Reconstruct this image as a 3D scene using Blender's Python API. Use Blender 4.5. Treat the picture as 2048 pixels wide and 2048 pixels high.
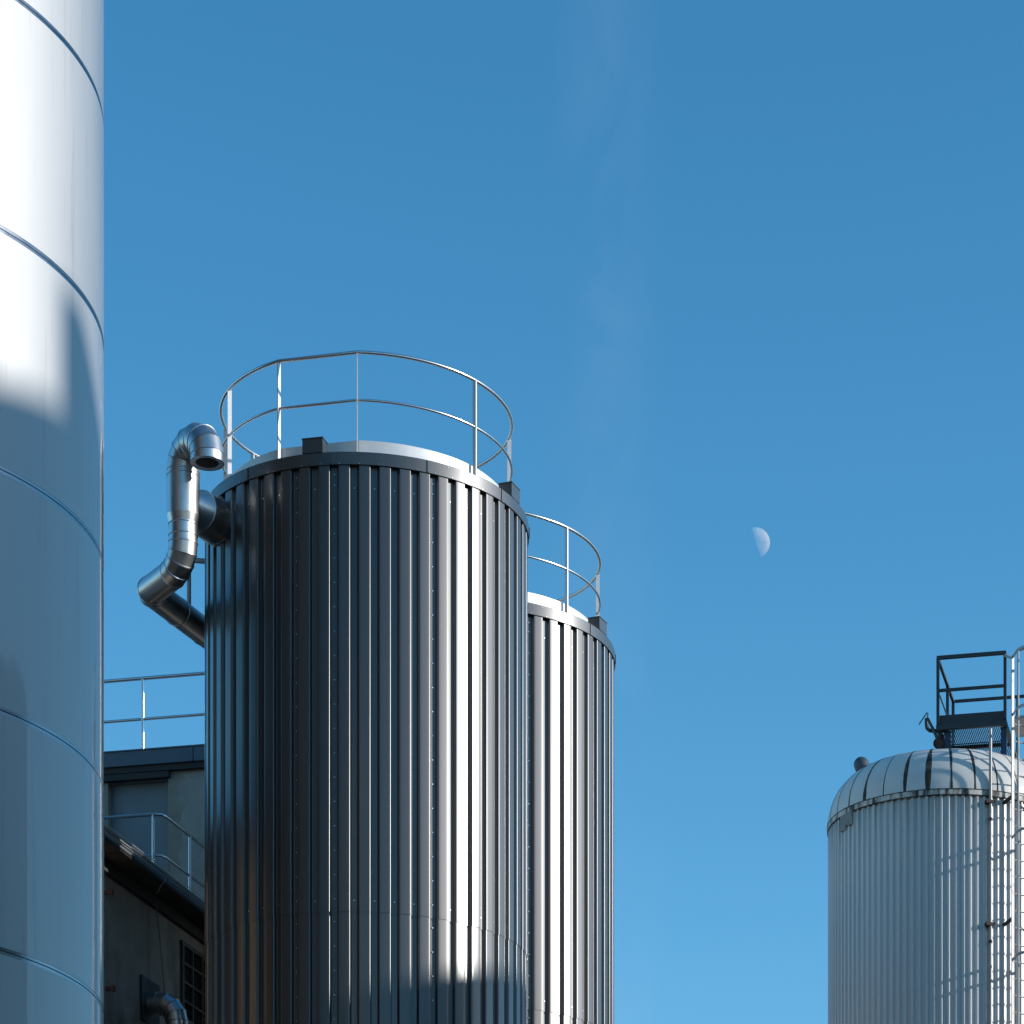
import bpy, bmesh, math, random
from mathutils import Vector, Matrix
random.seed(7)
sc = bpy.context.scene
for o in list(bpy.data.objects): bpy.data.objects.remove(o, do_unlink=True)
COL = sc.collection
R = math.radians
PI = math.pi

# ------------------------------------------------------------------ camera
# level camera with a rising front (perspective-corrected architectural shot)
F, PX, PY, EYE = 5820.0, 1410.0, 3499.0, 1.7      # focal length / principal point in photo pixels (2048 wide)
cam_d = bpy.data.cameras.new('camera'); cam = bpy.data.objects.new('camera', cam_d); COL.objects.link(cam)
cam.location = (0, 0, EYE); cam.rotation_euler = (R(90), 0, 0)
cam_d.sensor_width = 36; cam_d.lens = F/2048*36
cam_d.shift_x = (1024-PX)/2048; cam_d.shift_y = (PY-1024)/2048
cam_d.clip_start = .1; cam_d.clip_end = 30000
sc.camera = cam

# ------------------------------------------------------------------ sky, sun, exposure
SUN_AZ, SUN_EL = R(81), R(17.3)                       # azimuth from -Y (behind the camera) towards +X
S = Vector((math.sin(SUN_AZ)*math.cos(SUN_EL), -math.cos(SUN_AZ)*math.cos(SUN_EL), math.sin(SUN_EL)))
w = bpy.data.worlds.new('World'); sc.world = w; w.use_nodes = True
nt = w.node_tree; nt.nodes.clear()
sky = nt.nodes.new('ShaderNodeTexSky'); sky.sky_type = 'NISHITA'; sky.sun_disc = False
sky.sun_elevation = SUN_EL; sky.sun_rotation = math.atan2(S.x, S.y)
sky.altitude = 300; sky.air_density = 1.0; sky.dust_density = 0.25; sky.ozone_density = 3.0
hs = nt.nodes.new('ShaderNodeHueSaturation'); hs.inputs['Saturation'].default_value = 1.25; hs.inputs['Hue'].default_value = .488
bg = nt.nodes.new('ShaderNodeBackground'); bg.inputs[1].default_value = 0.15
wo = nt.nodes.new('ShaderNodeOutputWorld')
tcw = nt.nodes.new('ShaderNodeTexCoord'); mpw = nt.nodes.new('ShaderNodeMapping'); mpw.inputs['Scale'].default_value = (26, 26, 9.0); mpw.inputs['Rotation'].default_value = (0, R(10), 0)
nzw = nt.nodes.new('ShaderNodeTexNoise'); nzw.inputs['Scale'].default_value = 1.; nzw.inputs['Detail'].default_value = 7; nzw.inputs['Roughness'].default_value = .62; nzw.inputs['Distortion'].default_value = .6
mrw = nt.nodes.new('ShaderNodeMapRange'); mrw.inputs['From Min'].default_value = .40; mrw.inputs['From Max'].default_value = .80; mrw.inputs['To Max'].default_value = .05      # one faint vertical cirrus wisp
spw = nt.nodes.new('ShaderNodeSeparateXYZ'); nt.links.new(tcw.outputs['Generated'], spw.inputs[0])
dvw = nt.nodes.new('ShaderNodeMath'); dvw.operation = 'ARCTAN2'; nt.links.new(spw.outputs['X'], dvw.inputs[0]); nt.links.new(spw.outputs['Y'], dvw.inputs[1])
daw = nt.nodes.new('ShaderNodeMath'); daw.operation = 'ADD'; daw.inputs[1].default_value = .034; nt.links.new(dvw.outputs[0], daw.inputs[0])
abw = nt.nodes.new('ShaderNodeMath'); abw.operation = 'ABSOLUTE'; nt.links.new(daw.outputs[0], abw.inputs[0])
bnw = nt.nodes.new('ShaderNodeMapRange'); bnw.interpolation_type = 'SMOOTHSTEP'; bnw.inputs['From Min'].default_value = .0; bnw.inputs['From Max'].default_value = .024; bnw.inputs['To Min'].default_value = 1; bnw.inputs['To Max'].default_value = 0; nt.links.new(abw.outputs[0], bnw.inputs[0])
mlw = nt.nodes.new('ShaderNodeMath'); mlw.operation = 'MULTIPLY'; nt.links.new(bnw.outputs[0], mlw.inputs[0]); nt.links.new(mrw.outputs[0], mlw.inputs[1])
mxw = nt.nodes.new('ShaderNodeMix'); mxw.data_type = 'RGBA'; mxw.inputs['B'].default_value = (4.2, 4.6, 4.9, 1)
nt.links.new(tcw.outputs['Generated'], mpw.inputs[0]); nt.links.new(mpw.outputs[0], nzw.inputs['Vector']); nt.links.new(nzw.outputs['Fac'], mrw.inputs[0]); nt.links.new(mlw.outputs[0], mxw.inputs['Factor'])
nt.links.new(sky.outputs[0], hs.inputs['Color']); nt.links.new(hs.outputs[0], mxw.inputs['A']); nt.links.new(mxw.outputs['Result'], bg.inputs[0]); nt.links.new(bg.outputs[0], wo.inputs[0])
sun_d = bpy.data.lights.new('sun', 'SUN'); sun_d.energy = 3.5; sun_d.angle = R(.53); sun_d.color = (1, .955, .90)
sun = bpy.data.objects.new('sun', sun_d); COL.objects.link(sun); sun.location = S*100
sun.rotation_euler = S.to_track_quat('Z', 'Y').to_euler()
sc.view_settings.view_transform = 'Standard'; sc.view_settings.look = 'None'
sc.view_settings.exposure = .44; sc.view_settings.gamma = 1; sc.view_settings.use_curve_mapping = False
sc.render.engine = 'CYCLES'

# ------------------------------------------------------------------ helpers
def at(px, py, Y):
    return Vector(((px-PX)/F*Y, Y, EYE+(PY-py)/F*Y))
def obj(name, verts, faces, mat, parent=None, smooth=None, loc=None, rz=0):
    me = bpy.data.meshes.new(name); me.from_pydata([tuple(v) for v in verts], [], faces)
    me.materials.append(mat)
    if smooth is not None:
        for p in me.polygons: p.use_smooth = True
        me.set_sharp_from_angle(angle=R(smooth))
    me.update()
    o = bpy.data.objects.new(name, me); COL.objects.link(o)
    if parent: o.parent = parent
    if loc is not None: o.location = loc
    o.rotation_euler.z = rz
    return o
def inst(name, me, parent, loc=(0, 0, 0), rz=0):
    o = bpy.data.objects.new(name, me); COL.objects.link(o); o.parent = parent; o.location = loc; o.rotation_euler.z = rz
    return o
def tag(o, label, cat, group=None, kind=None):
    if label: o['label'] = label
    if cat: o['category'] = cat
    if group: o['group'] = group
    if kind: o['kind'] = kind
    return o
def thing(name, label, cat, loc=(0, 0, 0), rz=0, group=None):
    o = bpy.data.objects.new(name, None); COL.objects.link(o); o.location = loc; o.rotation_euler.z = rz
    o.empty_display_size = .3
    return tag(o, label, cat, group)
class MB:
    def __init__(s): s.v = []; s.f = []
    def add(s, vs, fs):
        n = len(s.v); s.v += [Vector(v) for v in vs]; s.f += [tuple(i+n for i in f) for f in fs]; return s
    def box(s, c, size, ax=None):
        c = Vector(c); h = [k/2 for k in size]
        ax = ax or (Vector((1, 0, 0)), Vector((0, 1, 0)), Vector((0, 0, 1)))
        vs = [c+ax[0]*(h[0]*i)+ax[1]*(h[1]*j)+ax[2]*(h[2]*k) for i in (-1, 1) for j in (-1, 1) for k in (-1, 1)]
        return s.add(vs, [(0, 1, 3, 2), (4, 6, 7, 5), (0, 4, 5, 1), (2, 3, 7, 6), (0, 2, 6, 4), (1, 5, 7, 3)])
    def bar(s, a, b, wd, ht, up=(0, 0, 1)):
        a, b = Vector(a), Vector(b); d = (b-a); L = d.length; d.normalize(); u = Vector(up)
        x = d.cross(u)
        if x.length < 1e-4: x = d.cross(Vector((0, 1, 0)))
        x.normalize(); y = x.cross(d).normalized()
        return s.box((a+b)/2, (L, wd, ht), (d, x, y))
    def tube(s, pts, r, n=12, closed=False, caps=True):
        pts = [Vector(p) for p in pts]; m = len(pts); rings = []
        ref = None
        for i, p in enumerate(pts):
            if closed: d = (pts[(i+1) % m]-pts[i-1])
            else: d = pts[min(i+1, m-1)]-pts[max(i-1, 0)]
            d.normalize()
            if ref is None:
                ref = d.cross(Vector((0, 0, 1)))
                if ref.length < 1e-3: ref = d.cross(Vector((0, 1, 0)))
            ref = (ref-d*ref.dot(d)).normalized(); b = d.cross(ref)
            rr = r[i] if isinstance(r, (list, tuple)) else r
            rings.append([p+ref*(rr*math.cos(2*PI*k/n))+b*(rr*math.sin(2*PI*k/n)) for k in range(n)])
        vs = [v for ring in rings for v in ring]; fs = []
        for i in range(m if closed else m-1):
            j = (i+1) % m
            for k in range(n): fs.append((i*n+k, i*n+(k+1) % n, j*n+(k+1) % n, j*n+k))
        if caps and not closed: fs.append(tuple(range(n))[::-1]); fs.append(tuple((m-1)*n+k for k in range(n)))
        return s.add(vs, fs)
    def strip(s, prof, z0, z1):            # open profile of (x, y), extruded upright
        n = len(prof)
        return s.add([(x, y, z0) for x, y in prof]+[(x, y, z1) for x, y in prof], [(i, i+1, n+i+1, n+i) for i in range(n-1)])
    def lathe(s, prof, a0=0, a1=2*PI, n=64):   # profile (r, z) turned about Z, azimuth from -Y to +X
        full = abs(a1-a0-2*PI) < 1e-6; m = len(prof); k = n if full else n+1; vs = []; fs = []
        for i in range(k):
            a = a0+(a1-a0)*i/n
            for r, z in prof: vs.append((r*math.sin(a), -r*math.cos(a), z))
        for i in range(n):
            j = (i+1) % k
            for q in range(m-1): fs.append((i*m+q, j*m+q, j*m+q+1, i*m+q+1))
        return s.add(vs, fs)
    def build(s, name, mat, parent=None, smooth=None, **kw): return obj(name, s.v, s.f, mat, parent, smooth, **kw)
def pol(r, a, z=0): return Vector((r*math.sin(a), -r*math.cos(a), z))

# ------------------------------------------------------------------ materials
def newmat(name):
    m = bpy.data.materials.new(name); m.use_nodes = True; n = m.node_tree; b = n.nodes['Principled BSDF']
    return m, n, b
def mat(name, col, rough=.5, metal=0., var=.12, scale=3., stretch=(1, 1, 1), rvar=.1, bump=0., bscale=20., dirt=None, spec=.5, aniso=0., runs=None):
    m, n, b = newmat(name); L = n.links.new
    b.inputs['Metallic'].default_value = metal; b.inputs['Specular IOR Level'].default_value = spec
    if aniso: b.inputs['Anisotropic'].default_value = aniso
    tc = n.nodes.new('ShaderNodeTexCoord'); mp = n.nodes.new('ShaderNodeMapping'); mp.inputs['Scale'].default_value = stretch
    L(tc.outputs['Object'], mp.inputs[0])
    oi = n.nodes.new('ShaderNodeObjectInfo'); ad = n.nodes.new('ShaderNodeVectorMath'); ad.operation = 'ADD'
    sc_ = n.nodes.new('ShaderNodeMath'); sc_.operation = 'MULTIPLY'; sc_.inputs[1].default_value = 37.
    L(oi.outputs['Random'], sc_.inputs[0]); L(mp.outputs[0], ad.inputs[0]); L(sc_.outputs[0], ad.inputs[1])
    nz = n.nodes.new('ShaderNodeTexNoise'); nz.inputs['Scale'].default_value = scale; nz.inputs['Detail'].default_value = 6; nz.inputs['Roughness'].default_value = .6
    L(ad.outputs[0], nz.inputs['Vector'])
    mr = n.nodes.new('ShaderNodeMapRange'); mr.inputs['From Min'].default_value = .3; mr.inputs['From Max'].default_value = .7
    mr.inputs['To Min'].default_value = 1-var; mr.inputs['To Max'].default_value = 1+var; L(nz.outputs['Fac'], mr.inputs[0])
    mx = n.nodes.new('ShaderNodeMix'); mx.data_type = 'RGBA'; mx.blend_type = 'MULTIPLY'; mx.inputs['Factor'].default_value = 1
    mx.inputs['A'].default_value = (*col, 1); L(mr.outputs[0], mx.inputs['B'])
    out = mx.outputs['Result']
    if dirt:
        dcol, dlo, dhi, dstretch, dscale = dirt
        mp2 = n.nodes.new('ShaderNodeMapping'); mp2.inputs['Scale'].default_value = dstretch; L(tc.outputs['Object'], mp2.inputs[0])
        nz2 = n.nodes.new('ShaderNodeTexNoise'); nz2.inputs['Scale'].default_value = dscale; nz2.inputs['Detail'].default_value = 8; nz2.inputs['Roughness'].default_value = .65
        L(mp2.outputs[0], nz2.inputs['Vector'])
        m2 = n.nodes.new('ShaderNodeMapRange'); m2.inputs['From Min'].default_value = dlo; m2.inputs['From Max'].default_value = dhi
        if runs:        # drip marks that start at height runs[0] and thin out downwards over runs[1] metres
            sx = n.nodes.new('ShaderNodeSeparateXYZ'); L(tc.outputs['Object'], sx.inputs[0])
            rz_ = n.nodes.new('ShaderNodeMapRange'); rz_.inputs['From Min'].default_value = runs[0]-runs[1]; rz_.inputs['From Max'].default_value = runs[0]; rz_.inputs['To Max'].default_value = runs[2]; L(sx.outputs['Z'], rz_.inputs[0])
            ad2 = n.nodes.new('ShaderNodeMath'); ad2.operation = 'ADD'; L(nz2.outputs['Fac'], ad2.inputs[0]); L(rz_.outputs[0], ad2.inputs[1]); L(ad2.outputs[0], m2.inputs[0])
        else: L(nz2.outputs['Fac'], m2.inputs[0])
        mx2 = n.nodes.new('ShaderNodeMix'); mx2.data_type = 'RGBA'; L(m2.outputs[0], mx2.inputs['Factor']); L(out, mx2.inputs['A']); mx2.inputs['B'].default_value = (*dcol, 1)
        out = mx2.outputs['Result']
    L(out, b.inputs['Base Color'])
    rr = n.nodes.new('ShaderNodeMapRange'); rr.inputs['From Min'].default_value = .3; rr.inputs['From Max'].default_value = .7
    rr.inputs['To Min'].default_value = max(.03, rough-rvar); rr.inputs['To Max'].default_value = rough+rvar
    L(nz.outputs['Fac'], rr.inputs[0]); L(rr.outputs[0], b.inputs['Roughness'])
    if bump:
        nb = n.nodes.new('ShaderNodeTexNoise'); nb.inputs['Scale'].default_value = bscale; nb.inputs['Detail'].default_value = 3
        L(ad.outputs[0], nb.inputs['Vector']); bp = n.nodes.new('ShaderNodeBump'); bp.inputs['Strength'].default_value = 1.; bp.inputs['Distance'].default_value = bump
        L(nb.outputs['Fac'], bp.inputs['Height']); L(bp.outputs[0], b.inputs['Normal'])
    return m
M = {}
M['brushed'] = mat('brushed_steel', (.45, .45, .445), .68, 1., .05, 1.6, (1, 1, .22), .04, .0012, 1.1, dirt=((.33, .33, .32), .56, .80, (5., 5., .25), 1.6))
M['brushed'].node_tree.nodes['Principled BSDF'].inputs['Coat Weight'].default_value = .8
M['brushed'].node_tree.nodes['Principled BSDF'].inputs['Coat Roughness'].default_value = .05
M['polish'] = mat('polished_weld_steel', (.30, .315, .33), .24, 1., .08, 6, (1, 1, 1), .05)
M['groove'] = mat('dark_joint_filler', (.05, .055, .06), .6)
M['clad'] = mat('anthracite_coated_sheet', (.0065, .0075, .0078), .50, 0., .12, 1.4, (1, 1, .12), .03, .0010, 1.6, spec=.9)
for k_, v_ in (('Coat Weight', .85), ('Coat Roughness', .25)): M['clad'].node_tree.nodes['Principled BSDF'].inputs[k_].default_value = v_
M['flash'] = mat('anthracite_flashing', (.0075, .0085, .0088), .50, 0., .10, 3, (1, 1, 1), .03, .0006, 3., spec=.9)
for k_, v_ in (('Coat Weight', .85), ('Coat Roughness', .25)): M['flash'].node_tree.nodes['Principled BSDF'].inputs[k_].default_value = v_
M['upstand'] = mat('pale_roof_upstand', (.62, .62, .61), .45, .3, .06, 4)
M['galv'] = mat('galvanised_steel', (.58, .58, .58), .45, .35, .05, 2, (1, 1, 1), .02)
M['duct'] = mat('galvanised_duct_sheet', (.55, .55, .55), .37, 1., .10, 4, (1, 1, .4), .07, .0012, 5.)
M['ductdark'] = mat('duct_inner_black', (.02, .02, .02), .8)  # near-black tone for the outlet throat
M['screw'] = mat('stainless_screw', (.7, .7, .7), .3, 1.)
M['plaster'] = mat('weathered_plaster', (.36, .30, .24), .9, 0., .2, 1.6, (1, 1, 1), .05, .004, 30., dirt=((.16, .135, .115), .52, .68, (1, 1, .35), 1.1))
M['plasterpale'] = mat('pale_plaster_patch', (.42, .365, .31), .9, 0., .15, 2.5, bump=.003, bscale=40.)
M['bluegrey'] = mat('bluegrey_door_panel', (.22, .24, .255), .6, 0., .12, 2.)
M['fascia'] = mat('slate_blue_fascia', (.10, .125, .155), .5, .2, .1, 3)
M['darkwood'] = mat('dark_eave_boards', (.045, .04, .036), .8, 0., .3, 4)
M['darkgut'] = mat('zinc_gutter', (.22, .23, .24), .45, .6, .15, 5)
M['glass'] = mat('dark_window_glass', (.01, .012, .014), .08, 0., .2, 3, rvar=.03)
M['winbar'] = mat('rusty_window_bar', (.12, .09, .07), .7)
M['steelrail'] = mat('stainless_rail', (.60, .605, .61), .30, 1., .03, 1.5, rvar=.02)
M['oldpaint'] = mat('old_white_coated_sheet', (.49, .49, .48), .32, 0., .07, 1.5, (1, 1, .15), .05, spec=.9, dirt=((.26, .24, .21), .62, .78, (7., 7., .12), 1.8), runs=(17.46, .9, .22))
M['oldpaintdome'] = mat('old_white_dome_paint', (.57, .565, .54), .42, 0., .06, 2., (1, 1, 1), .06, .002, 2.2, dirt=((.22, .20, .17), .63, .75, (1.6, 1.6, .8), 2.4))
M['dirtband'] = mat('stained_base_band', (.52, .50, .46), .65, 0., .2, 5, dirt=((.05, .045, .04), .47, .6, (2.5, 2.5, .4), 3.2))
M['bitumen'] = mat('bitumen_seam_tape', (.030, .025, .021), .75, 0., .5, 7, dirt=((.17, .145, .115), .52, .70, (1, 1, .6), 5.))
M['seamline'] = mat('thin_sealant_line', (.05, .05, .05), .7)
M['platpaint'] = mat('dark_platform_paint', (.03, .033, .036), .5, 0., .25, 5)
M['bluepaint'] = mat('deep_blue_post_paint', (.010, .035, .08), .45, 0., .2, 4)
M['oldsteel'] = mat('weathered_ladder_steel', (.33, .315, .30), .5, .3, .2, 9, dirt=((.12, .08, .06), .58, .72, (1, 1, 1), 14.))
M['capgrey'] = mat('slate_cap_paint', (.05, .07, .085), .45)
M['patch'] = mat('dull_patch_sheet', (.20, .21, .20), .7, 0., .3, 6)
M['rust'] = mat('dark_rusty_bracket', (.05, .035, .03), .8, 0., .4, 12)
M['hallwall'] = mat('grey_hall_cladding', (.11, .10, .09), .7, 0., .15, .8)
M['hallroof'] = mat('hall_roof_sheet', (.16, .16, .165), .7)
M['brownbrick'] = mat('brown_rendered_wall', (.20, .15, .11), .85, 0., .15, .8)
M['asphalt'] = mat('asphalt_yard', (.06, .06, .058), .9, 0., .25, .6, bump=.01, bscale=25.)
M['towerclad'] = mat('dark_tower_coating', (.02, .021, .023), .6)
M['cable'] = mat('grey_cable', (.25, .24, .22), .6)

# ------------------------------------------------------------------ ground
g = MB(); g.add([(-9000, -9000, 0), (9000, -9000, 0), (9000, 9000, 0), (-9000, 9000, 0)], [(0, 1, 2, 3)])
tag(g.build('ground', M['asphalt']), 'grey asphalt yard around the silos', None, kind='structure')

# ------------------------------------------------------------------ brushed steel silo (left foreground)
def steel_silo():
    Y = 19.3; c = Vector((-.3172*Y, Y, 0)); Rs = .1083*Y
    t = thing('steel_silo', 'huge pale brushed steel silo with ring weld seams, cut by left edge', 'silo', c)
    seams = [EYE+k*Y for k in (.569, .4911, .4134, .3356, .258)]
    dz = seams[0]-seams[1]
    zs = sorted([seams[0]+dz*k for k in range(1, 5)]+seams+[seams[-1]-dz*k for k in range(1, 5)])
    zs = [0.05]+[z for z in zs if z > .4]
    hw = .022
    for i in range(len(zs)-1):
        z0, z1 = zs[i]+(hw if i else 0), zs[i+1]-hw
        r1 = Rs+.0008*((i*7) % 3-1)
        p = [(r1, z0), (r1, z0+.003)]+[(r1+.0015*math.sin(PI*q/5), z0+(z1-z0)*q/5) for q in range(1, 5)]+[(r1, z1-.003), (r1, z1)]
        MB().lathe(p, n=192).build('shell_course', M['brushed'], t, 25)
    for z in zs[1:]:
        MB().lathe([(Rs-.006, z+.003), (Rs-.0012, z+.0035), (Rs-.001, z+hw-.001), (Rs-.001, z+hw)], n=192).build('weld_band', M['polish'], t, 25)
        MB().lathe([(Rs-.001, z-hw), (Rs-.001, z-hw+.001), (Rs-.0012, z-.0035), (Rs-.006, z-.003)], n=192).build('weld_band', M['polish'], t, 25)
        MB().lathe([(Rs-.006, z-.005), (Rs-.006, z+.005)], n=128).build('joint_groove', M['groove'], t, 25)
    zt = zs[-1]
    MB().lathe([(Rs-.01, zt), (Rs-.05, zt+.25), (Rs*.6, zt+.7), (.05, zt+.9), (0.001, zt+.9)], n=96).build('roof', M['brushed'], t, 40)
steel_silo()

# ------------------------------------------------------------------ two anthracite silos
N_RIB = 52; PIT = 2*PI/N_RIB
R_OUT, R_IN, R_RIM = 1.982, 1.934, 1.998
Z_RIM = EYE+.4213*36; H_RIM = .152; Z_J = EYE+(PY-1824)/F*34.05
def fold_profile():
    """one rib of the trapezoidal sheet: (fraction of pitch, 0..1 of depth) with rounded folds"""
    pw = 2*PI*R_OUT/N_RIB; D = R_OUT-R_IN; hr, hf = .283*pw, .346*pw; rad = .015; ri = .006
    ang = math.atan2(D, hf-hr); half = []
    t = rad*math.tan(ang/2)
    # outer fold at (hr, D): from flat to flank
    for k in range(6):
        a = ang*k/5; half.append((hr-t+rad*math.sin(a), D-rad+rad*math.cos(a)))
    for k in range(6):
        a = ang*(1-k/5); half.append((hf+ri*math.tan(ang/2)-ri*math.sin(a), ri-ri*math.cos(a)))
    half = [(x/pw, y/D) for x, y in half]
    left = [(-x, y) for x, y in half[::-1]]
    return [(-.5, 0)]+left+[(-.13, 1.), (0, 1.), (.13, 1.)]+half
def rib_profile(n0, n1, dr=0.):
    pts = []; fr = fold_profile()
    for k in range(n0, n1):
        a0 = k*PIT
        for q, h in fr:
            a = a0+q*PIT; r = R_IN+dr+(R_OUT-R_IN)*h; pts.append((r*math.sin(a), -r*math.cos(a)))
    a = (n1-.5)*PIT; pts.append(((R_IN+dr)*math.sin(a), -(R_IN+dr)*math.cos(a)))
    return pts
def add_screw(mb, a, z, r, s=.0095):
    e = pol(1, a); t = Vector((math.cos(a), math.sin(a), 0)); u = Vector((0, 0, 1)); c = pol(r, a, z)
    n = 6; vs = [c+t*(s*math.cos(2*PI*k/n))+u*(s*math.sin(2*PI*k/n)) for k in range(n)]
    vs += [c+e*.006+t*(.7*s*math.cos(2*PI*k/n))+u*(.7*s*math.sin(2*PI*k/n)) for k in range(n)]
    mb.add(vs, [(k, (k+1) % n, n+(k+1) % n, n+k) for k in range(n)]+[tuple(range(n, 2*n))])
_cache = {}
def shared(key, fn, mat_, smooth):
    if key not in _cache:
        mb = fn(); me = bpy.data.meshes.new(key); me.from_pydata([tuple(v) for v in mb.v], [], mb.f); me.materials.append(mat_)
        for p in me.polygons: p.use_smooth = True
        me.set_sharp_from_angle(angle=R(smooth)); _cache[key] = me
    return _cache[key]
# azimuths (deg, from the line to the camera)
POSTS = [-67.6, -35.5, -3.8, 45.9, 98., 149., -160., -126., -102.]
R_RAIL = 1.785
def rail_path(z, r0):
    pts = []; n = 0
    a = -35.5
    seq = []
    a0, a1 = -3.8, 360-35.5
    k = 110
    for i in range(k+1): seq.append(a0+(a1-a0)*i/k)
    return [pol(r0, R(x), z) for x in seq]      # closed: the last edge is the straight chord between two posts
def dark_silo(cx, cy, label):
    view = math.atan2(-cx, cy)                  # azimuth of the camera as seen from the silo
    t = thing('dark_silo', label, 'silo', (cx, cy, 0), view, 'anthracite ribbed silos')
    off = R(-11.3)                              # a panel lap sits here
    npan = [(5*k, 5) for k in range(10)]+[(50, 2)]
    zb = Z_RIM-H_RIM+.03
    for course, (z0, z1, dr) in enumerate(((.25, Z_J+.01, -.007), (Z_J, zb, 0.))):
        for s, c in npan:
            me = shared('cladding_%d_%d' % (course, c), lambda: MB().strip(rib_profile(0, c, dr), z0, z1), M['clad'], 28)
            inst('cladding_panel', me, t, (0, 0, 0), off+(s+.5)*PIT)
            def scr():
                mb = MB(); z = z1-.12
                if course: add_screw(mb, 0, z, R_IN); z -= .12
                while z > max(z0, 5):
                    add_screw(mb, 0, z, R_IN); z -= .285
                for k in range(1, c if course else 0):
                    add_screw(mb, k*PIT, (z0 if course else z1-.3)+.14, R_IN)
                    if course: add_screw(mb, k*PIT, z1-.28, R_IN)
                return mb
            so = inst('screws', shared('screws_%d_%d' % (course, c), scr, M['screw'], 30), t, (0, 0, 0), off+s*PIT); so['kind'] = 'stuff'
    # rim flashing pieces
    NP = 11; st = 2*PI/NP
    def piece():
        mb = MB(); zt = Z_RIM
        mb.lathe([(1.955, zt-H_RIM+.004), (R_RIM-.012, zt-H_RIM), (R_RIM, zt-H_RIM+.004), (R_RIM, zt-.006), (R_RIM-.004, zt), (1.70, zt+.006)], .0002, st-.0002, 20)
        a_ = st-.006; mb.box(pol(R_RIM+.004, a_, zt-H_RIM/2), (.016, .012, H_RIM-.02), (Vector((math.cos(a_), math.sin(a_), 0)), pol(1, a_), Vector((0, 0, 1))))
        return mb
    def pscr():
        mb = MB()
        for k in range(5): add_screw(mb, st*(k+.35)/5, Z_RIM-H_RIM+.016, R_RIM, .007)
        add_screw(mb, st*.22, Z_RIM-.03, R_RIM, .006)
        return mb
    for k in range(NP):
        a = R(-11.6)+k*st
        inst('rim_flashing', shared('rim_flashing', piece, M['flash'], 30), t, (0, 0, 0), a)
        so = inst('rim_screws', shared('rim_screws', pscr, M['screw'], 30), t, (0, 0, 0), a); so['kind'] = 'stuff'
    # pale upstand with a straight chord, roof sheet
    def up():
        mb = MB(); ring = rail_path(0, 1.735); n = len(ring)
        inner = [p*.975 for p in ring]
        vs = [p+Vector((0, 0, Z_RIM-.05)) for p in ring]+[p+Vector((0, 0, Z_RIM+.25)) for p in ring]+[p+Vector((0, 0, Z_RIM+.25)) for p in inner]+[p+Vector((0, 0, Z_RIM)) for p in inner]
        fs = []
        for b in range(3):
            for i in range(n): j = (i+1) % n; fs.append((b*n+i, b*n+j, (b+1)*n+j, (b+1)*n+i))
        return mb.add(vs, fs)
    inst('roof_upstand', shared('roof_upstand', up, M['upstand'], 25), t)
    inst('roof', shared('silo_roof', lambda: MB().lathe([(1.70, Z_RIM+.012), (.9, Z_RIM+.06), (.001, Z_RIM+.1)], n=64), M['upstand'], 30), t)
    # railing
    zt, zm = Z_RIM+1.262, Z_RIM+.70
    inst('top_rail', shared('top_rail', lambda: MB().tube(rail_path(zt, R_RAIL), .0215, 16, True), M['steelrail'], 40), t)
    inst('mid_rail', shared('mid_rail', lambda: MB().tube(rail_path(zm, R_RAIL), .0165, 14, True), M['steelrail'], 40), t)
    for a in POSTS:
        def post():
            mb = MB(); mb.box(pol(R_RAIL, 0, (Z_RIM+zt-.02)/2), (.013, .052, zt-.02-Z_RIM), (Vector((1, 0, 0)), Vector((0, 1, 0)), Vector((0, 0, 1))))
            mb.box(pol(R_RAIL, 0, Z_RIM+.012), (.09, .09, .014)); return mb
        inst('post', shared('silo_post', post, M['galv'], 30), t, (0, 0, 0), R(a))
    # lifting lug covers
    for a in (-18.6, 64., 154., -108.):
        def lug():
            mb = MB(); h = .165
            mb.box(pol(1.91, 0, Z_RIM+.006+h/2), (.25, .17, h)); mb.box(pol(1.91, 0, Z_RIM+.006+h+.006), (.262, .182, .012)); return mb
        inst('lug_cover', shared('lug_cover', lug, M['flash'], 30), t, (0, 0, 0), R(a))
    return t
C1 = Vector((-.1161*36, 36, 0)); C2 = Vector((-.0805*40.25, 40.25, 0))
dark_silo(C1.x, C1.y, 'near anthracite ribbed silo with round railing and a duct at its side')
dark_silo(C2.x, C2.y, 'farther anthracite ribbed silo half hidden behind the near one')

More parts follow.
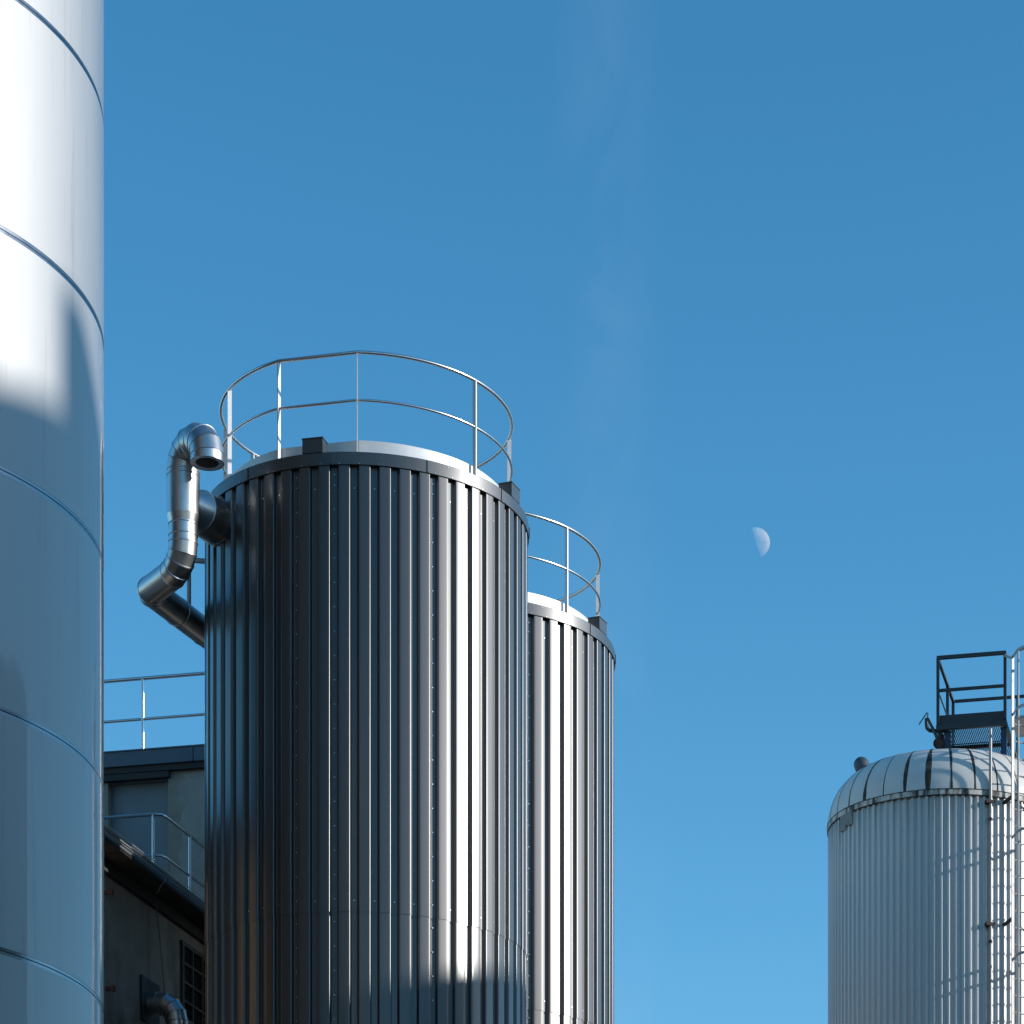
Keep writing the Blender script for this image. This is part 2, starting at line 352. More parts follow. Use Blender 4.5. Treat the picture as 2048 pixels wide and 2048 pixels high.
# ------------------------------------------------------------------ ducts
def duct_sections(parent, pts, rad, mats, name='duct_section', n=28, lip=.006):
    pts = [Vector(p) for p in pts]; m = len(pts)
    dirs = [(pts[i+1]-pts[i]).normalized() for i in range(m-1)]
    norms = [dirs[0]]+[(dirs[i-1]+dirs[i]).normalized() for i in range(1, m-1)]+[dirs[-1]]
    rad = rad if isinstance(rad, (list, tuple)) else [rad]*m
    ref = dirs[0].cross(Vector((0, 0, 1)))
    if ref.length < 1e-3: ref = Vector((1, 0, 0))
    for i in range(m-1):
        d = dirs[i]; ref = (ref-d*ref.dot(d)).normalized(); b = d.cross(ref); L = (pts[i+1]-pts[i]).length
        def ring(p, nr, r):
            out = []
            for k in range(n):
                q = ref*(r*math.cos(2*PI*k/n))+b*(r*math.sin(2*PI*k/n)); q = p+q
                q = q-d*((q-p).dot(nr)/d.dot(nr)); out.append(q)
            return out
        r0, r1 = rad[i], rad[i+1]; A, B = pts[i], pts[i+1]
        rs = [ring(A, norms[i], r0), ring(B-d*.024, norms[i+1], r1), ring(B-d*.020, norms[i+1], r1+lip), ring(B-d*.006, norms[i+1], r1+lip), ring(B+d*.0005, norms[i+1], r1-.002)]
        vs = [v for r_ in rs for v in r_]; fs = []
        for j in range(4):
            for k in range(n): fs.append((j*n+k, j*n+(k+1) % n, (j+1)*n+(k+1) % n, (j+1)*n+k))
        obj(name, vs, fs, mats, parent, 35)
def bend(c0, d0, d1, r, n):
    """points of an elbow from direction d0 to d1, starting at c0, centre-line radius r, n sections"""
    d0 = Vector(d0).normalized(); d1 = Vector(d1).normalized(); ang = d0.angle(d1)
    side = (d1-d0*d0.dot(d1)).normalized(); cc = Vector(c0)+side*r; pts = []
    for k in range(1, n+1):
        a = ang*k/n; pts.append(cc-side*(r*math.cos(a))+d0*(r*math.sin(a)))
    return pts
ax = Vector((-6.15, 34.29, 0))
dt = thing('exhaust_duct', 'shiny galvanised exhaust duct with gooseneck outlet beside near anthracite silo', 'duct', ax)
def loc(p): return Vector(p)-ax
zA, zB, zC, zD, zE = 16.77, 16.23, 16.115, 15.985, 15.905
up = Vector((0, 0, 1))
gdir = Vector((.68, -.73, 0)).normalized()
neck = [loc((ax.x, ax.y, zB)), loc((ax.x, ax.y, zA-.06)), loc((ax.x, ax.y, zA))]
cc = Vector((ax.x, ax.y, zA))+gdir*.255
for k in range(1, 8):
    a = PI*k/7; neck.append(loc(cc-gdir*(.255*math.cos(a))+up*(.255*math.sin(a))))
neck.append(neck[-1]+Vector((0, 0, -.085)))
duct_sections(dt, neck, [.192]*3+[.192]*5+[.194]*3, M['duct'])
e = neck[-1]
MB().add([e+Vector((.194*math.cos(2*PI*k/28), .194*math.sin(2*PI*k/28), .001)) for k in range(28)]+[e+Vector((.135*math.cos(2*PI*k/28), .135*math.sin(2*PI*k/28), .012)) for k in range(28)]
         , [(k, (k+1) % 28, 28+(k+1) % 28, 28+k) for k in range(28)]).build('outlet_rim', M['duct'], dt, 40)
MB().tube([e+Vector((0, 0, .011)), e+Vector((0, 0, .07))], .134, 28).build('outlet_throat', M['ductdark'], dt, 40)
P2 = loc((-6.65, 34.86, 15.58)); Q2 = loc((-6.31, 36.6, 15.76)); Q3 = loc((-5.75, 38.3, 15.8))
hd1 = Vector((P2.x, P2.y, 0)).normalized()
low = [loc((ax.x, ax.y, zB)), loc((ax.x, ax.y, zC)), loc((ax.x, ax.y, zD)), loc((ax.x, ax.y, zE))]
el = bend(low[-1], (0, 0, -1), hd1+Vector((0, 0, -.12)), .29, 4)
duct_sections(dt, low+el+[P2+Vector((.03, -.03, 0)), P2+Vector((.02, .10, .01)), P2*.5+Q2*.5, Q2, Q3], [.192, .170]+[.168]*20, M['duct'])
# branch into the silo
bd = (Vector((C1.x-1.1, C1.y, 0))-Vector((ax.x, ax.y, 0))).normalized(); zb_ = 16.40
L0 = (Vector((C1.x, C1.y))-Vector((ax.x, ax.y))).length
s0 = Vector((0, 0, zb_))
duct_sections(dt, [s0+bd*.02, s0+bd*.32], [.15, .252], M['duct'], 'branch_cone')
duct_sections(dt, [s0+bd*.32, s0+bd*.66, s0+bd*1.05], [.252, .256, .256], M['duct'], 'branch_collar')
MB().box(s0+bd*.52+Vector((-bd.y*-.14, bd.x*-.14, .212)), (.13, .04, .012), (bd, Vector((-bd.y, bd.x, 0)), up)).build('collar_clip', M['galv'], dt)
MB().tube([loc((-6.42, 36.2, 15.9)), loc((-6.42, 36.2, 16.55))], .028, 8).build('support_strut', M['galv'], dt, 40)
MB().bar(loc((-6.42, 36.2, 16.5)), loc((-6.0, 36.3, 16.5)), .05, .05).build('support_strut', M['galv'], dt)

# ------------------------------------------------------------------ factory buildings behind
BA = R(12); U = Vector((math.cos(BA), -math.sin(BA), 0)); V = Vector((math.sin(BA), math.cos(BA), 0))
eye = Vector((0, 0, EYE))
def ray(px, py): return Vector(((px-PX)/F, 1, (PY-py)/F))
def on_plane(px, py, p, n):
    d = ray(px, py); t = (Vector(p)-eye).dot(n)/d.dot(n); return eye+d*t
# lower building: its long wall runs away from the camera
Z_EAVE = EYE+(PY-1650)/F*38; E0 = Vector(((207-PX)/F*38, 38, 0))           # a point of the eave edge
base2 = E0-V*6-U*.42
lb = thing('lower_factory_building', 'dim plastered factory wall under a slanting dark eave between the silos', 'building', base2, -BA)
def lo(u, v, z): return (u, v, z)         # local: x along U, y along V
LW = 13.5
wz = Z_EAVE-.32
mb = MB()
mb.add([lo(0, -0, 0), lo(0, LW, 0), lo(0, LW, wz), lo(0, 0, wz), lo(-9, 0, 0), lo(-9, LW, 0), lo(-9, LW, wz), lo(-9, 0, wz)], [(0, 1, 2, 3), (4, 0, 3, 7), (5, 4, 7, 6), (1, 5, 6, 2)])
mb.build('wall', M['plaster'], lb)
MB().box((-4.3, LW/2, Z_EAVE-.06), (9.4, LW+.4, .12)).build('roof_slab', M['hallroof'], lb)
for k in range(18):                       # eave boards under the overhang
    MB().box((.205, -.1+(k+.5)*LW/18, Z_EAVE-.145), (.40, LW/18-.02, .04)).build('eave_board', M['darkwood'], lb)
MB().box((.02, LW/2, Z_EAVE-.235), (.10, LW, .16)).build('eave_beam', M['darkwood'], lb)
gp = []
for k in range(9): a = PI*k/8; gp.append((.50-.075*math.cos(a), Z_EAVE-.06-.085*math.sin(a)))
gm = MB(); gv = [(x, -.15, z) for x, z in gp]+[(x, LW, z) for x, z in gp]
gm.add(gv, [(i, i+1, 10+i-1+0, 9+i) for i in range(8)]); gm.build('gutter', M['darkgut'], lb, 40)
wp = lb.location+Vector((0, 0, 0))
def loc_lb(p): q = Vector(p)-base2; return Vector((q.dot(U), q.dot(V), q.z))
# barred window
a = loc_lb(on_plane(362, 1886, base2, U)); b_ = loc_lb(on_plane(420, 2075, base2, U))
y0, y1, z1, z0 = a.y, b_.y, a.z, b_.z
wf = MB()
wf.box((.012, (y0+y1)/2, z1), (.06, y1-y0+.1, .06)); wf.box((.012, y0, (z0+z1)/2), (.06, .06, z1-z0)); wf.box((.012, y1, (z0+z1)/2), (.06, .06, z1-z0)); wf.box((.012, (y0+y1)/2, z0), (.06, y1-y0+.1, .06))
win = wf.build('window', M['winbar'], lb)
nr, nc = 4, 3
for i in range(nr):
    for j in range(nc):
        MB().box((.006+.004*((i+j) % 2), y0+(j+.5)*(y1-y0)/nc, z0+(i+.5)*(z1-z0)/nr), (.006, (y1-y0)/nc-.02, (z1-z0)/nr-.02)).build('pane', M['glass'], win)
for i in range(1, nr): MB().box((.025, (y0+y1)/2, z0+i*(z1-z0)/nr), (.035, y1-y0, .03)).build('glazing_bar', M['winbar'], win)
for j in range(1, nc): MB().box((.025, y0+j*(y1-y0)/nc, (z0+z1)/2), (.03, .03, z1-z0)).build('glazing_bar', M['winbar'], win)
for (px, py) in ((209, 1785), (213, 1978)):
    q = loc_lb(on_plane(px, py, base2, U)); MB().box((.05, q.y, q.z), (.10, .05, .05)).box((.10, q.y, q.z), (.03, .07, .07)).build('wall_bracket', M['rust'], lb)
# roof railing of the lower building
def railing(parent, path, posts, z, h, r=.024, mats=None, closed=False):
    mats = mats or M['steelrail']
    MB().tube([Vector((p[0], p[1], z+h)) for p in path], r, 10).build('top_rail', mats, parent, 40)
    MB().tube([Vector((p[0], p[1], z+h*.48)) for p in path], r*.8, 10).build('mid_rail', mats, parent, 40)
    for p in posts: MB().tube([Vector((p[0], p[1], z-.02)), Vector((p[0], p[1], z+h-.01))], r*.95, 10).box((p[0], p[1], z+.006), (.1, .1, .012)).build('post', mats, parent, 40)
cn = loc_lb(at(325, 1625, 41.0))
rp = [(cn.x-6, cn.y), (cn.x-.12, cn.y), (cn.x-.035, cn.y+.035), (cn.x, cn.y+.12), (cn.x, cn.y+1.9)]
q = loc_lb(at(398, 1675, 41.95))
railing(lb, rp, [(cn.x-.14, cn.y), (cn.x-1.7, cn.y), (cn.x, q.y)], Z_EAVE, 1.11, .024)
# taller building with the blocked opening
Yf = 43.2
f0 = at(300, 1504, Yf); Z_ROOF = f0.z
base3 = Vector((f0.x, f0.y, 0))
ub = thing('upper_factory_building', 'flat roofed factory block with slate fascia, roof railing and blocked doorway', 'building', base3, -BA)
def loc_ub(p): q = Vector(p)-base3; return Vector((q.dot(U), q.dot(V), q.z))
XL_, XR_ = -9., 2.6
d0 = loc_ub(on_plane(216, 1566, base3, V)); d1 = loc_ub(on_plane(336, 1760, base3, V))
mb = MB(); T = .18
xa, xb, za, zb2 = d0.x, d1.x, d1.z-1.0, d0.z
zt = Z_ROOF-.2
# wall with a recessed opening
mb.add([(XL_, 0, 0), (xa, 0, 0), (xb, 0, 0), (XR_, 0, 0), (XL_, 0, za), (xa, 0, za), (xb, 0, za), (XR_, 0, za), (XL_, 0, zb2), (xa, 0, zb2), (xb, 0, zb2), (XR_, 0, zb2), (XL_, 0, zt), (xa, 0, zt), (xb, 0, zt), (XR_, 0, zt),
        (xa, T, za), (xb, T, za), (xa, T, zb2), (xb, T, zb2), (XR_, 8, 0), (XR_, 8, zt), (XL_, 8, 0), (XL_, 8, zt)],
       [(0, 1, 5, 4), (1, 2, 6, 5), (2, 3, 7, 6), (4, 5, 9, 8), (6, 7, 11, 10), (8, 9, 13, 12), (9, 10, 14, 13), (10, 11, 15, 14), (5, 6, 17, 16), (9, 18, 19, 10), (5, 16, 18, 9), (6, 10, 19, 17), (3, 20, 21, 15), (22, 0, 12, 23), (20, 22, 23, 21)])
mb.build('wall', M['plaster'], ub)
MB().box(((xa+xb)/2, T-.03, (za+zb2)/2), (xb-xa-.01, .05, zb2-za-.01)).build('blocked_doorway', M['bluegrey'], ub)
MB().box(((xa+xb)/2-.02, -.03, zb2+.045), (xb-xa+.12, .10, .09)).build('lintel', M['darkwood'], ub)
# pale plaster repair beside the opening
p0 = loc_ub(on_plane(362, 1545, base3, V))
pv = []; nseg = 26
for i in range(nseg+1):
    z = za+(zt-.15-za)*i/nseg; pv.append((p0.x+.05*math.sin(i*1.3)+.035*math.sin(i*3.1), -.006, z))
fs = []
vs = pv+[(XR_-.05, -.006, p[2]) for p in pv]
MB().add(vs, [(i, nseg+1+i, nseg+2+i, i+1) for i in range(nseg)]).build('plaster_repair', M['plasterpale'], ub)
# fascia sheets
n = 6
for k in range(n):
    x0 = XL_-.1+(XR_+.2-XL_)*k/n; x1 = XL_-.1+(XR_+.2-XL_)*(k+1)/n
    MB().box(((x0+x1)/2, -.10, Z_ROOF-.115), (x1-x0-.008, .05, .215)).box(((x0+x1)/2, -.06, Z_ROOF-.0), (x1-x0-.008, .16, .018)).box((x1-.02, -.129, Z_ROOF-.115), (.02, .012, .215)).build('fascia_sheet', M['fascia'], ub)
MB().box(((XL_+XR_)/2, 4, Z_ROOF-.07), (XR_-XL_+.1, 8.0, .10)).build('roof_slab', M['hallroof'], ub)
MB().box(((XL_+XR_)/2, -.04, Z_ROOF-.27), (XR_-XL_, .09, .09)).build('roof_edge_beam', M['darkwood'], ub)
r0 = loc_ub(at(278, 1503, 43.3))
railing(ub, [(XL_, .25), (r0.x-.3, .2), (XR_, .2)], [(r0.x, .2), (r0.x-2.2, .22), (r0.x+2.4, .2)], Z_ROOF+.01, 1.17, .026)
# small duct elbow on the lower wall, with its back plate, and the cable above it
wp0 = on_plane(300, 2010, base2, U)
wd = thing('wall_duct', 'small galvanised elbow duct leaving the wall at the bottom of the picture', 'duct', (wp0.x, wp0.y, wp0.z-3.2), -BA)
zz = 3.2
mb = MB(); mb.box((.02, -.05, zz+.02), (.03, .62, .62)); mb.build('back_plate', M['platpaint'], wd)
pts = [Vector((.02, -.05, zz))]+[Vector((.14, -.05, zz))]+bend((.14, -.05, zz), (1, 0, 0), (0, 0, -1), .28, 4)
pts.append(pts[-1]+Vector((0, 0, -1.2))); pts.append(pts[-1]+Vector((0, 0, -1.2)))
duct_sections(wd, pts, .155, M['duct'])
q0 = on_plane(303, 1992, base2, U)+U*.2; q1 = on_plane(303, 1788, base2, U)+U*.05; q2 = on_plane(338, 1748, base2+U*.5, U); 
q1b = on_plane(321, 1773, base2+U*.57, U)
cb = thing('hanging_cable', 'thin pale cable hanging from the eave down to the wall duct', 'cable', (q0.x, q0.y, q0.z))
MB().tube([q-q0 for q in (q0, q0*.5+q1*.5+U*.01, q1, q1*.5+q1b*.5-Vector((0, 0, .03)), q1b, q1b*.4+q2*.6-Vector((0, 0, .01)), q2, q2+Vector((0, 0, .14)))], .011, 6).build('cable_run', M['cable'], cb, 60)

# ------------------------------------------------------------------ old white silo (right)
C3 = Vector((.0823*50, 50, 0)); R3 = 2.01; Z3 = EYE+.3169*50
v3 = math.atan2(-C3.x, C3.y)
old = thing('old_silo', 'weathered white corrugated silo with stained dome at right edge', 'silo', C3, v3)
NR = 104; PT = 2*PI/NR
def corr(n):
    pts = []
    for k in range(n):
        for q, h in ((-.5, 0), (-.36, 0), (-.33, .04), (-.13, .96), (-.10, 1), (.10, 1), (.13, .96), (.33, .04), (.36, 0)):
            a = (k+q)*PT; r = R3-.042+.034*h; pts.append((r*math.sin(a), -r*math.cos(a)))
    a = (n-.5)*PT; pts.append(((R3-.042)*math.sin(a), -(R3-.042)*math.cos(a))); return pts
for k in range(13):
    me = shared('corrugated_panel', lambda: MB().strip(corr(8), .3, Z3-.06), M['oldpaint'], 25)
    inst('corrugated_panel', me, old, (0, 0, 0), R(-10.2)+(k*8+.5)*PT)
MB().lathe([(R3-.03, Z3-.088), (R3+.006, Z3-.086), (R3+.006, Z3-.004), (R3-.01, Z3)], n=160).build('base_band', M['dirtband'], old, 30)
MB().lathe([(R3+.001, Z3-.006), (R3+.012, Z3-.004), (R3+.012, Z3+.008), (R3-.002, Z3+.01)], n=160).build('seam_bead', M['bitumen'], old, 30)
MB().lathe([(R3-.012, Z3-.104), (R3+.002, Z3-.102), (R3+.002, Z3-.088), (R3-.012, Z3-.086)], n=160).build('seam_bead', M['bitumen'], old, 30)
KR, KH = .80, .90
def dome_prof():
    p = []
    for i in range(13):
        a = (PI/2-R(14))*i/12; p.append((R3-KR+KR*math.cos(a), Z3+KH*math.sin(a)))
    r0_, z0_ = p[-1]; 
    for i in range(1, 6): q = i/5; p.append((r0_*(1-q)+.02*q, z0_+.20*(1-(1-q)**2)))
    return p
DP = dome_prof(); NG = 32; GA = 2*PI/NG
def gore():
    return MB().lathe(DP, .003, GA-.003, 6)
def lathe_w(prof, w_fn, dr):
    mb = MB(); vs = []
    for i, (r, z) in enumerate(prof):
        q = min(i+1, len(prof)-1); b0 = max(i-1, 0)
        tx, tz = prof[q][0]-prof[b0][0], prof[q][1]-prof[b0][1]; L_ = math.hypot(tx, tz) or 1
        nx, nz_ = tz/L_, -tx/L_
        rr, zz_ = r+nx*dr, z+nz_*dr; wv = w_fn(i/(len(prof)-1)); 
        for sgn in (-1, -.5, 0, .5, 1):
            da = min(.04 if False else .09, wv/max(r, .25))*sgn
            d2 = dr if abs(sgn) < 1 else -.004
            r2, z2 = r+nx*d2, z+nz_*d2
            vs.append((r2*math.sin(da), -r2*math.cos(da), z2))
    n_ = len(prof); fs = []
    for i in range(n_-1):
        for k in range(4): fs.append((i*5+k, i*5+k+1, (i+1)*5+k+1, (i+1)*5+k))
    return mb.add(vs, fs)
widths = {0: .055, 1: .05, -1: .105, -2: .06, -3: .016, -4: .065, -5: .036, -6: .022, -7: .022, 2: .035, 3: .035}
rng = random.Random(3)
for k in range(NG):
    inst('dome_panel', shared('dome_panel', gore, M['oldpaintdome'], 35), old, (0, 0, 0), k*GA+R(3.4))
    kk = k if k < 16 else k-32
    wv = widths.get(kk, rng.uniform(.012, .035))
    ph = rng.uniform(0, 6)
    jit = [1.]; 
    for _ in range(39): jit.append(min(1.3, max(.75, jit[-1]+rng.uniform(-.10, .10))))
    fine = []
    for i in range(13):
        (r_a, z_a), (r_b, z_b) = DP[i], DP[i+1]
        fine += [(r_a, z_a), (r_a*.5+r_b*.5, z_a*.5+z_b*.5)]
    sm = lathe_w(fine, lambda q: wv*.5*(1+.3*math.sin(7*q+ph))*(1.25-.7*q)*jit[int(q*38)], .004)
    so = sm.build('seam_tape', M['bitumen'], old, 40); so.rotation_euler.z = k*GA+R(3.4)
MB().lathe([(.0, 0), (.0, 0)], n=3)
# old patch plates below the base band
for k, (px, py, wd_, ht_) in enumerate(((1690, 1632, .16, .26), (1697, 1629, .10, .2), (1705, 1624, .14, .22))):
    s_ = (px-1889.)/234.; a = math.asin(max(-.99, s_)); p_ = pol(R3+.002, a, Z3-.09-ht_/2)
    MB().box(p_, (wd_, .012, ht_), (Vector((math.cos(a), math.sin(a), 0)), pol(1, a), up)).build('patch_plate', M['patch'], old)
# filler cap on the dome
cp = at(1723, 1530, 50.4); cl = Matrix.Rotation(-v3, 3, 'Z') @ (cp-C3)
mb = MB(); pr = [(.135, -.20), (.135, -.02)]+[(.135*math.cos(R(15*k)), .14*math.sin(R(15*k))) for k in range(0, 6)]+[(.001, .14)]
tilt = Matrix.Rotation(R(-24), 3, 'Y')
tmp = MB().lathe(pr, n=28)
mb.add([cl+tilt @ v_ for v_ in tmp.v], tmp.f); mb.build('filler_cap', M['capgrey'], old, 35)

# ------------------------------------------------------------------ platform on the dome
PA = R(12); PU = Vector((math.cos(PA), -math.sin(PA), 0)); PV = Vector((math.sin(PA), math.cos(PA), 0))
pn = at(1876, 1448, 49.0); ZF = pn.z
pl = thing('platform', 'dark steel railed platform standing on top of the old white dome', 'platform', (pn.x, pn.y, ZF), -PA)
W_, D_ = 1.13, 2.05; HR = 1.10; sq = .05
def pbar(a, b, name='rail', wd=.045, ht=.045, m='platpaint'): return MB().bar(a, b, wd, ht).build(name, M[m], pl)
def ppost(x, y, z0=0., z1=HR, m='platpaint', s=.05): return MB().box((x, y, (z0+z1)/2), (s, s, z1-z0)).build('post', M[m], pl)
for x, y in ((0, 0), (W_, 0), (0, D_), (0, D_*.62), (W_, D_)): ppost(x, y)
pbar((-.02, 0, HR+.012), (W_+.02, 0, HR+.012), wd=.06, ht=.055); pbar((.025, 0, .56), (W_-.025, 0, .56))
pbar((0, .02, HR), (0, D_+.02, HR)); pbar((0, .03, .56), (0, D_-.03, .56), wd=.02, ht=.02)
pbar((.03, D_, HR), (W_+.7, D_, HR)); 
MB().box((W_/2, 0.03, .065), (W_+.03, .012, .17)).build('toe_board', M['platpaint'], pl)
MB().box((-.02, D_/2, .065), (.012, D_-.1, .17)).build('toe_board', M['platpaint'], pl)
for y in (0.0, D_): MB().box((W_/2, y+.0, -.065), (W_+.06, .07, .085)).build('floor_beam', M['platpaint'], pl)
for x in (0.0, W_): MB().box((x, D_/2, -.068), (.06, D_-.1, .08)).build('floor_beam', M['platpaint'], pl)
MB().box((W_/2, D_*.5, -.075), (W_-.08, .05, .06)).build('floor_beam', M['platpaint'], pl)
gr = MB(); ng = 34
for k in range(ng): gr.box((.04+(W_-.08)*(k+.5)/ng, D_/2, -.02), (.007, D_-.08, .04))
for k in range(3): gr.box((W_/2, .1+(D_-.2)*k/2, -.012), (W_-.08, .012, .012))
go = gr.build('grating', M['platpaint'], pl); go['kind'] = 'stuff'
for x, y, dz_ in ((.15, .12, -.40), (W_-.03, .12, -.62), (.15, D_-.3, -.42), (W_-.03, D_-.3, -.6)):
    MB().box((x, y, (-.10+dz_)/2), (.095, .095, -.10-dz_)).build('leg', M['bluepaint'], pl)
# link to the ladder
lk = at(2026, 1317, 48.15)-Vector((pn.x, pn.y, ZF)); pbar((W_, .0, HR-.03), (lk.dot(PU), lk.dot(PV), lk.z), 'link_rail', .04, .04, 'oldsteel')
MB().box((W_+.42, .35, -.02), (.62, .9, .05)).build('landing_plate', M['oldsteel'], pl)
ppost(W_+.33, .55, -.0, .82); ppost(W_+.48, .62, -.0, .80); pbar((W_+.33, .55, .80), (W_+1.2, .25, .98))
pbar((W_+.33, .55, .42), (W_+1.2, .25, .6))

# swing arm with crank handle left of the platform
sa0 = at(1890, 1462, 49.1)
sa = thing('crank_arm', 'dark bent pipe and crank handle sticking out left of platform', 'crank', (sa0.x, sa0.y, sa0.z))
def sl(px, py, Y=49.1): return at(px, py, Y)-sa0
MB().tube([sl(1892, 1461), sl(1868, 1462), sl(1859, 1461), sl(1854, 1456), sl(1853, 1449), sl(1853, 1437)], .033, 10).build('pipe_arm', M['platpaint'], sa, 50)
MB().tube([sl(1855, 1436, 49.0), sl(1867, 1460, 49.0), sl(1878, 1484, 49.0)], [.022, .026, .032], 10).build('lever', M['platpaint'], sa, 50)
MB().tube([sl(1854, 1438, 49.0), sl(1856, 1427, 49.0), sl(1854, 1425, 49.0), sl(1838, 1449, 49.0)], .010, 8).build('handle', M['platpaint'], sa, 50)
tm = MB().tube([sl(1878, 1487, 48.97), sl(1878, 1487, 49.12)], .072, 18); tm.build('hub', M['rust'], sa, 50)
tr = MB().tube([sl(1878, 1487, 49.05)+Vector((.085*math.cos(2*PI*k/16), 0, .085*math.sin(2*PI*k/16))) for k in range(16)], .016, 8, True); tr.build('flange_ring', M['rust'], sa, 50)
MB().tube([sl(1886, 1470, 49.15), sl(1881, 1480, 49.15), sl(1888, 1500, 49.15)], .03, 10).build('pipe_arm', M['rust'], sa, 50)

# ------------------------------------------------------------------ caged ladder and stand pipe
LA = R(31.5); ln = pol(1, LA); ltan = Vector((math.cos(LA), math.sin(LA), 0))
lc = C3+ln*2.205
ld = thing('caged_ladder', 'weathered steel ladder with safety cage climbing the old white silo', 'ladder', (lc.x, lc.y, 0), LA)
ztop = EYE+(PY-1312)/F*48.0
for s_ in (-1, 1):
    mb = MB().box((s_*.225, 0, (ztop+.6)/2), (.05, .022, ztop-.6)); mb.build('stringer', M['oldsteel'], ld)
rung = MB().tube([(-.215, 0, 0), (.215, 0, 0)], .014, 8)
zr = .7; rme = None
while zr < ztop-1.0:
    if rme is None: ro = rung.build('rung', M['oldsteel'], ld, 40); rme = ro.data; ro.location.z = zr
    else: inst('rung', rme, ld, (0, 0, zr))
    zr += .28
def hoop_pts(z, n=22):
    pts = [Vector((-.225, 0, z))]
    for k in range(n+1):
        a = R(-200)+R(220)*k/n; pts.append(Vector((.36*math.cos(a), -.37+.36*math.sin(a), z)))
    pts.append(Vector((.225, 0, z))); return pts
hm = None; hz = ztop-.02; hzs = []
while hz > 2.5:
    hzs.append(hz)
    pts = hoop_pts(0); mb = MB()
    for i in range(len(pts)-1): mb.bar(pts[i], pts[i+1], .006, .05)
    if hm is None: ho = mb.build('cage_hoop', M['oldsteel'], ld); hm = ho.data; ho.location.z = hz
    else: inst('cage_hoop', hm, ld, (0, 0, hz))
    hz -= 2.02 if len(hzs) > 1 else .95
for a in (-190, -140, -90, -40, 10):
    a = R(a); x, y = .354*math.cos(a), -.37+.354*math.sin(a)
    MB().box((x, y, (2.5+ztop)/2), (.04 if abs(math.cos(a)) < .8 else .008, .008 if abs(math.cos(a)) < .8 else .04, ztop-2.5)).build('cage_strap', M['oldsteel'], ld)
zk = EYE+(PY-1592)/F*48.
while zk > 1:
    for s_ in (-1, 1):
        MB().bar((s_*.225, .01, zk), (s_*.235, .24, zk-.06), .045, .045).build('bracket', M['rust'], ld)
    zk -= 2.02
MB().tube([Vector((-.225, .0, ztop-.02)), Vector((-.2, -.08, ztop+.06)), Vector((-.05, -.2, ztop+.12))], .02, 8).build('grab_rail', M['oldsteel'], ld, 50)
pa = R(17); pc = C3+pol(2.048, pa)
sp = thing('stand_pipe', 'thin upright pipe clamped to old white silo left of its ladder', 'pipe', (pc.x, pc.y, 0), pa)
MB().tube([(0, 0, .3), (0, 0, 9), (0, 0, EYE+(PY-1456)/F*48.)], .026, 12).build('pipe', M['oldsteel'], sp, 50)
zk = EYE+(PY-1602)/F*48.
while zk > 1:
    MB().box((-.02, .02, zk), (.13, .12, .05)).box((.05, .0, zk+.01), (.06, .03, .03)).build('pipe_clamp', M['rust'], sp); zk -= 2.02
zk = EYE+(PY-1640)/F*48.
while zk > 1:
    MB().tube([(0, 0, zk), (0, 0, zk+.05)], .034, 12).box((.02, .03, zk+.02), (.03, .07, .03)).build('pipe_coupling', M['rust'], sp, 40); zk -= 2.02

# ------------------------------------------------------------------ neighbouring hall whose shadow falls on the silos (right of the frame)
XB = 30.0; ZH = EYE+9.87+.3154*XB
hall = thing('production_hall', 'tall dark hall far right of the silos, out of the picture', 'building', (XB+6, 11.6, 0))
MB().box((0, 0, ZH/2-.1), (12, 40.5, ZH-.2)).build('wall', M['hallwall'], hall)
MB().box((0, 0, ZH-.1), (12.3, 40.8, .2)).build('roof', M['hallroof'], hall)
for k in range(8): MB().box((-6.03, -17+k*4.9, ZH*.62), (.08, 2.4, 1.6)).build('window', M['glass'], hall)
vY = 13.2-11.6; vh = .95
mb = MB(); mb.add([(-5.6, vY, ZH), (-5.6, vY+1.0, ZH), (-5.6, vY+.26, ZH+vh), (-5.6, vY, ZH+vh), (-4.9, vY, ZH), (-4.9, vY+1.0, ZH), (-4.9, vY+.26, ZH+vh), (-4.9, vY, ZH+vh)],
                  [(0, 1, 2, 3), (4, 7, 6, 5), (0, 3, 7, 4), (1, 5, 6, 2), (3, 2, 6, 7)])
mb.build('roof_vent', M['hallroof'], hall)
MB().box((-4.6, 17.2, ZH+.16), (2.6, 5.2, .32)).build('added_roof_block', M['hallroof'], hall)  # unseen block added to raise the shadow edge on the near ribbed silo

# ------------------------------------------------------------------ dark tower behind the steel silo (left of the frame, mirrored in the ribbed silo)
tw = thing('storage_tower', 'tall dark tower left of the silos, out of the picture', 'tower', (-10.9, 29.6, 0))
MB().lathe([(3.9, 0), (3.9, 21.5), (3.96, 21.5), (3.96, 21.9), (3.8, 21.95), (0.01, 22.6)], n=72).build('shell', M['towerclad'], tw, 30)
MB().tube([pol(3.7, 2*PI*k/48, 23.2) for k in range(48)], .03, 8, True).build('top_rail', M['steelrail'], tw, 40)
for k in range(12): MB().tube([pol(3.7, 2*PI*k/12, 21.9), pol(3.7, 2*PI*k/12, 23.2)], .025, 8).build('post', M['steelrail'], tw, 40)

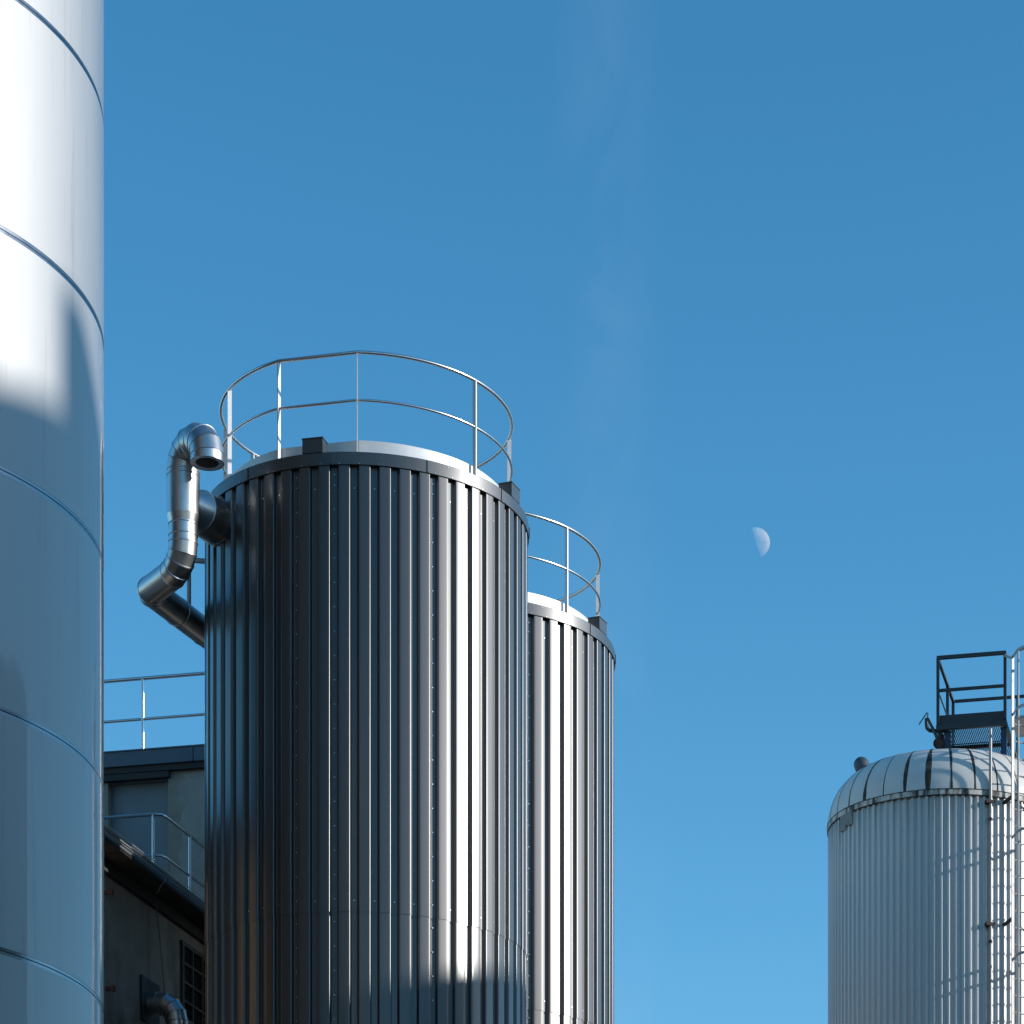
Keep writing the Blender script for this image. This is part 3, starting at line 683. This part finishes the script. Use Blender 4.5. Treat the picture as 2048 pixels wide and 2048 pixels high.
# ------------------------------------------------------------------ moon (additive over the sky: the air in front of it stays)
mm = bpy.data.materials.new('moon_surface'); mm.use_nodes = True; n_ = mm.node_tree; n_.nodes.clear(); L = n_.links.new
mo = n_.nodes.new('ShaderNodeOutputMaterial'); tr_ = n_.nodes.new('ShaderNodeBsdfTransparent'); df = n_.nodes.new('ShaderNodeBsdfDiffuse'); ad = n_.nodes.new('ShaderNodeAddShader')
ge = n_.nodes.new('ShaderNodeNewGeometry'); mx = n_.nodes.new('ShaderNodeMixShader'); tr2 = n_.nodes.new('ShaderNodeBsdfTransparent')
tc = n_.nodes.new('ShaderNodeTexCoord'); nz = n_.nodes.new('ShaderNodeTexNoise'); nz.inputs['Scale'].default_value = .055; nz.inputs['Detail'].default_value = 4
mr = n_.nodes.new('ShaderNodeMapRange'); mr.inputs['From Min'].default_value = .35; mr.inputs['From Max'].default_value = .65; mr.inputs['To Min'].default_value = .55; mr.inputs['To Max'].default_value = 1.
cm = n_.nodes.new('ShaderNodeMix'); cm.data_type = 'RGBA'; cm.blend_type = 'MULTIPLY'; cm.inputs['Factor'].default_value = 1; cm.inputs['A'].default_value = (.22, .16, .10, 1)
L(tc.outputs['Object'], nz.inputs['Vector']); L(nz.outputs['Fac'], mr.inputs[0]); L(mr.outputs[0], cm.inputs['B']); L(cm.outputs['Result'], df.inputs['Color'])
# phase painted by a sun-facing mask: night side left clear, only day side adds light
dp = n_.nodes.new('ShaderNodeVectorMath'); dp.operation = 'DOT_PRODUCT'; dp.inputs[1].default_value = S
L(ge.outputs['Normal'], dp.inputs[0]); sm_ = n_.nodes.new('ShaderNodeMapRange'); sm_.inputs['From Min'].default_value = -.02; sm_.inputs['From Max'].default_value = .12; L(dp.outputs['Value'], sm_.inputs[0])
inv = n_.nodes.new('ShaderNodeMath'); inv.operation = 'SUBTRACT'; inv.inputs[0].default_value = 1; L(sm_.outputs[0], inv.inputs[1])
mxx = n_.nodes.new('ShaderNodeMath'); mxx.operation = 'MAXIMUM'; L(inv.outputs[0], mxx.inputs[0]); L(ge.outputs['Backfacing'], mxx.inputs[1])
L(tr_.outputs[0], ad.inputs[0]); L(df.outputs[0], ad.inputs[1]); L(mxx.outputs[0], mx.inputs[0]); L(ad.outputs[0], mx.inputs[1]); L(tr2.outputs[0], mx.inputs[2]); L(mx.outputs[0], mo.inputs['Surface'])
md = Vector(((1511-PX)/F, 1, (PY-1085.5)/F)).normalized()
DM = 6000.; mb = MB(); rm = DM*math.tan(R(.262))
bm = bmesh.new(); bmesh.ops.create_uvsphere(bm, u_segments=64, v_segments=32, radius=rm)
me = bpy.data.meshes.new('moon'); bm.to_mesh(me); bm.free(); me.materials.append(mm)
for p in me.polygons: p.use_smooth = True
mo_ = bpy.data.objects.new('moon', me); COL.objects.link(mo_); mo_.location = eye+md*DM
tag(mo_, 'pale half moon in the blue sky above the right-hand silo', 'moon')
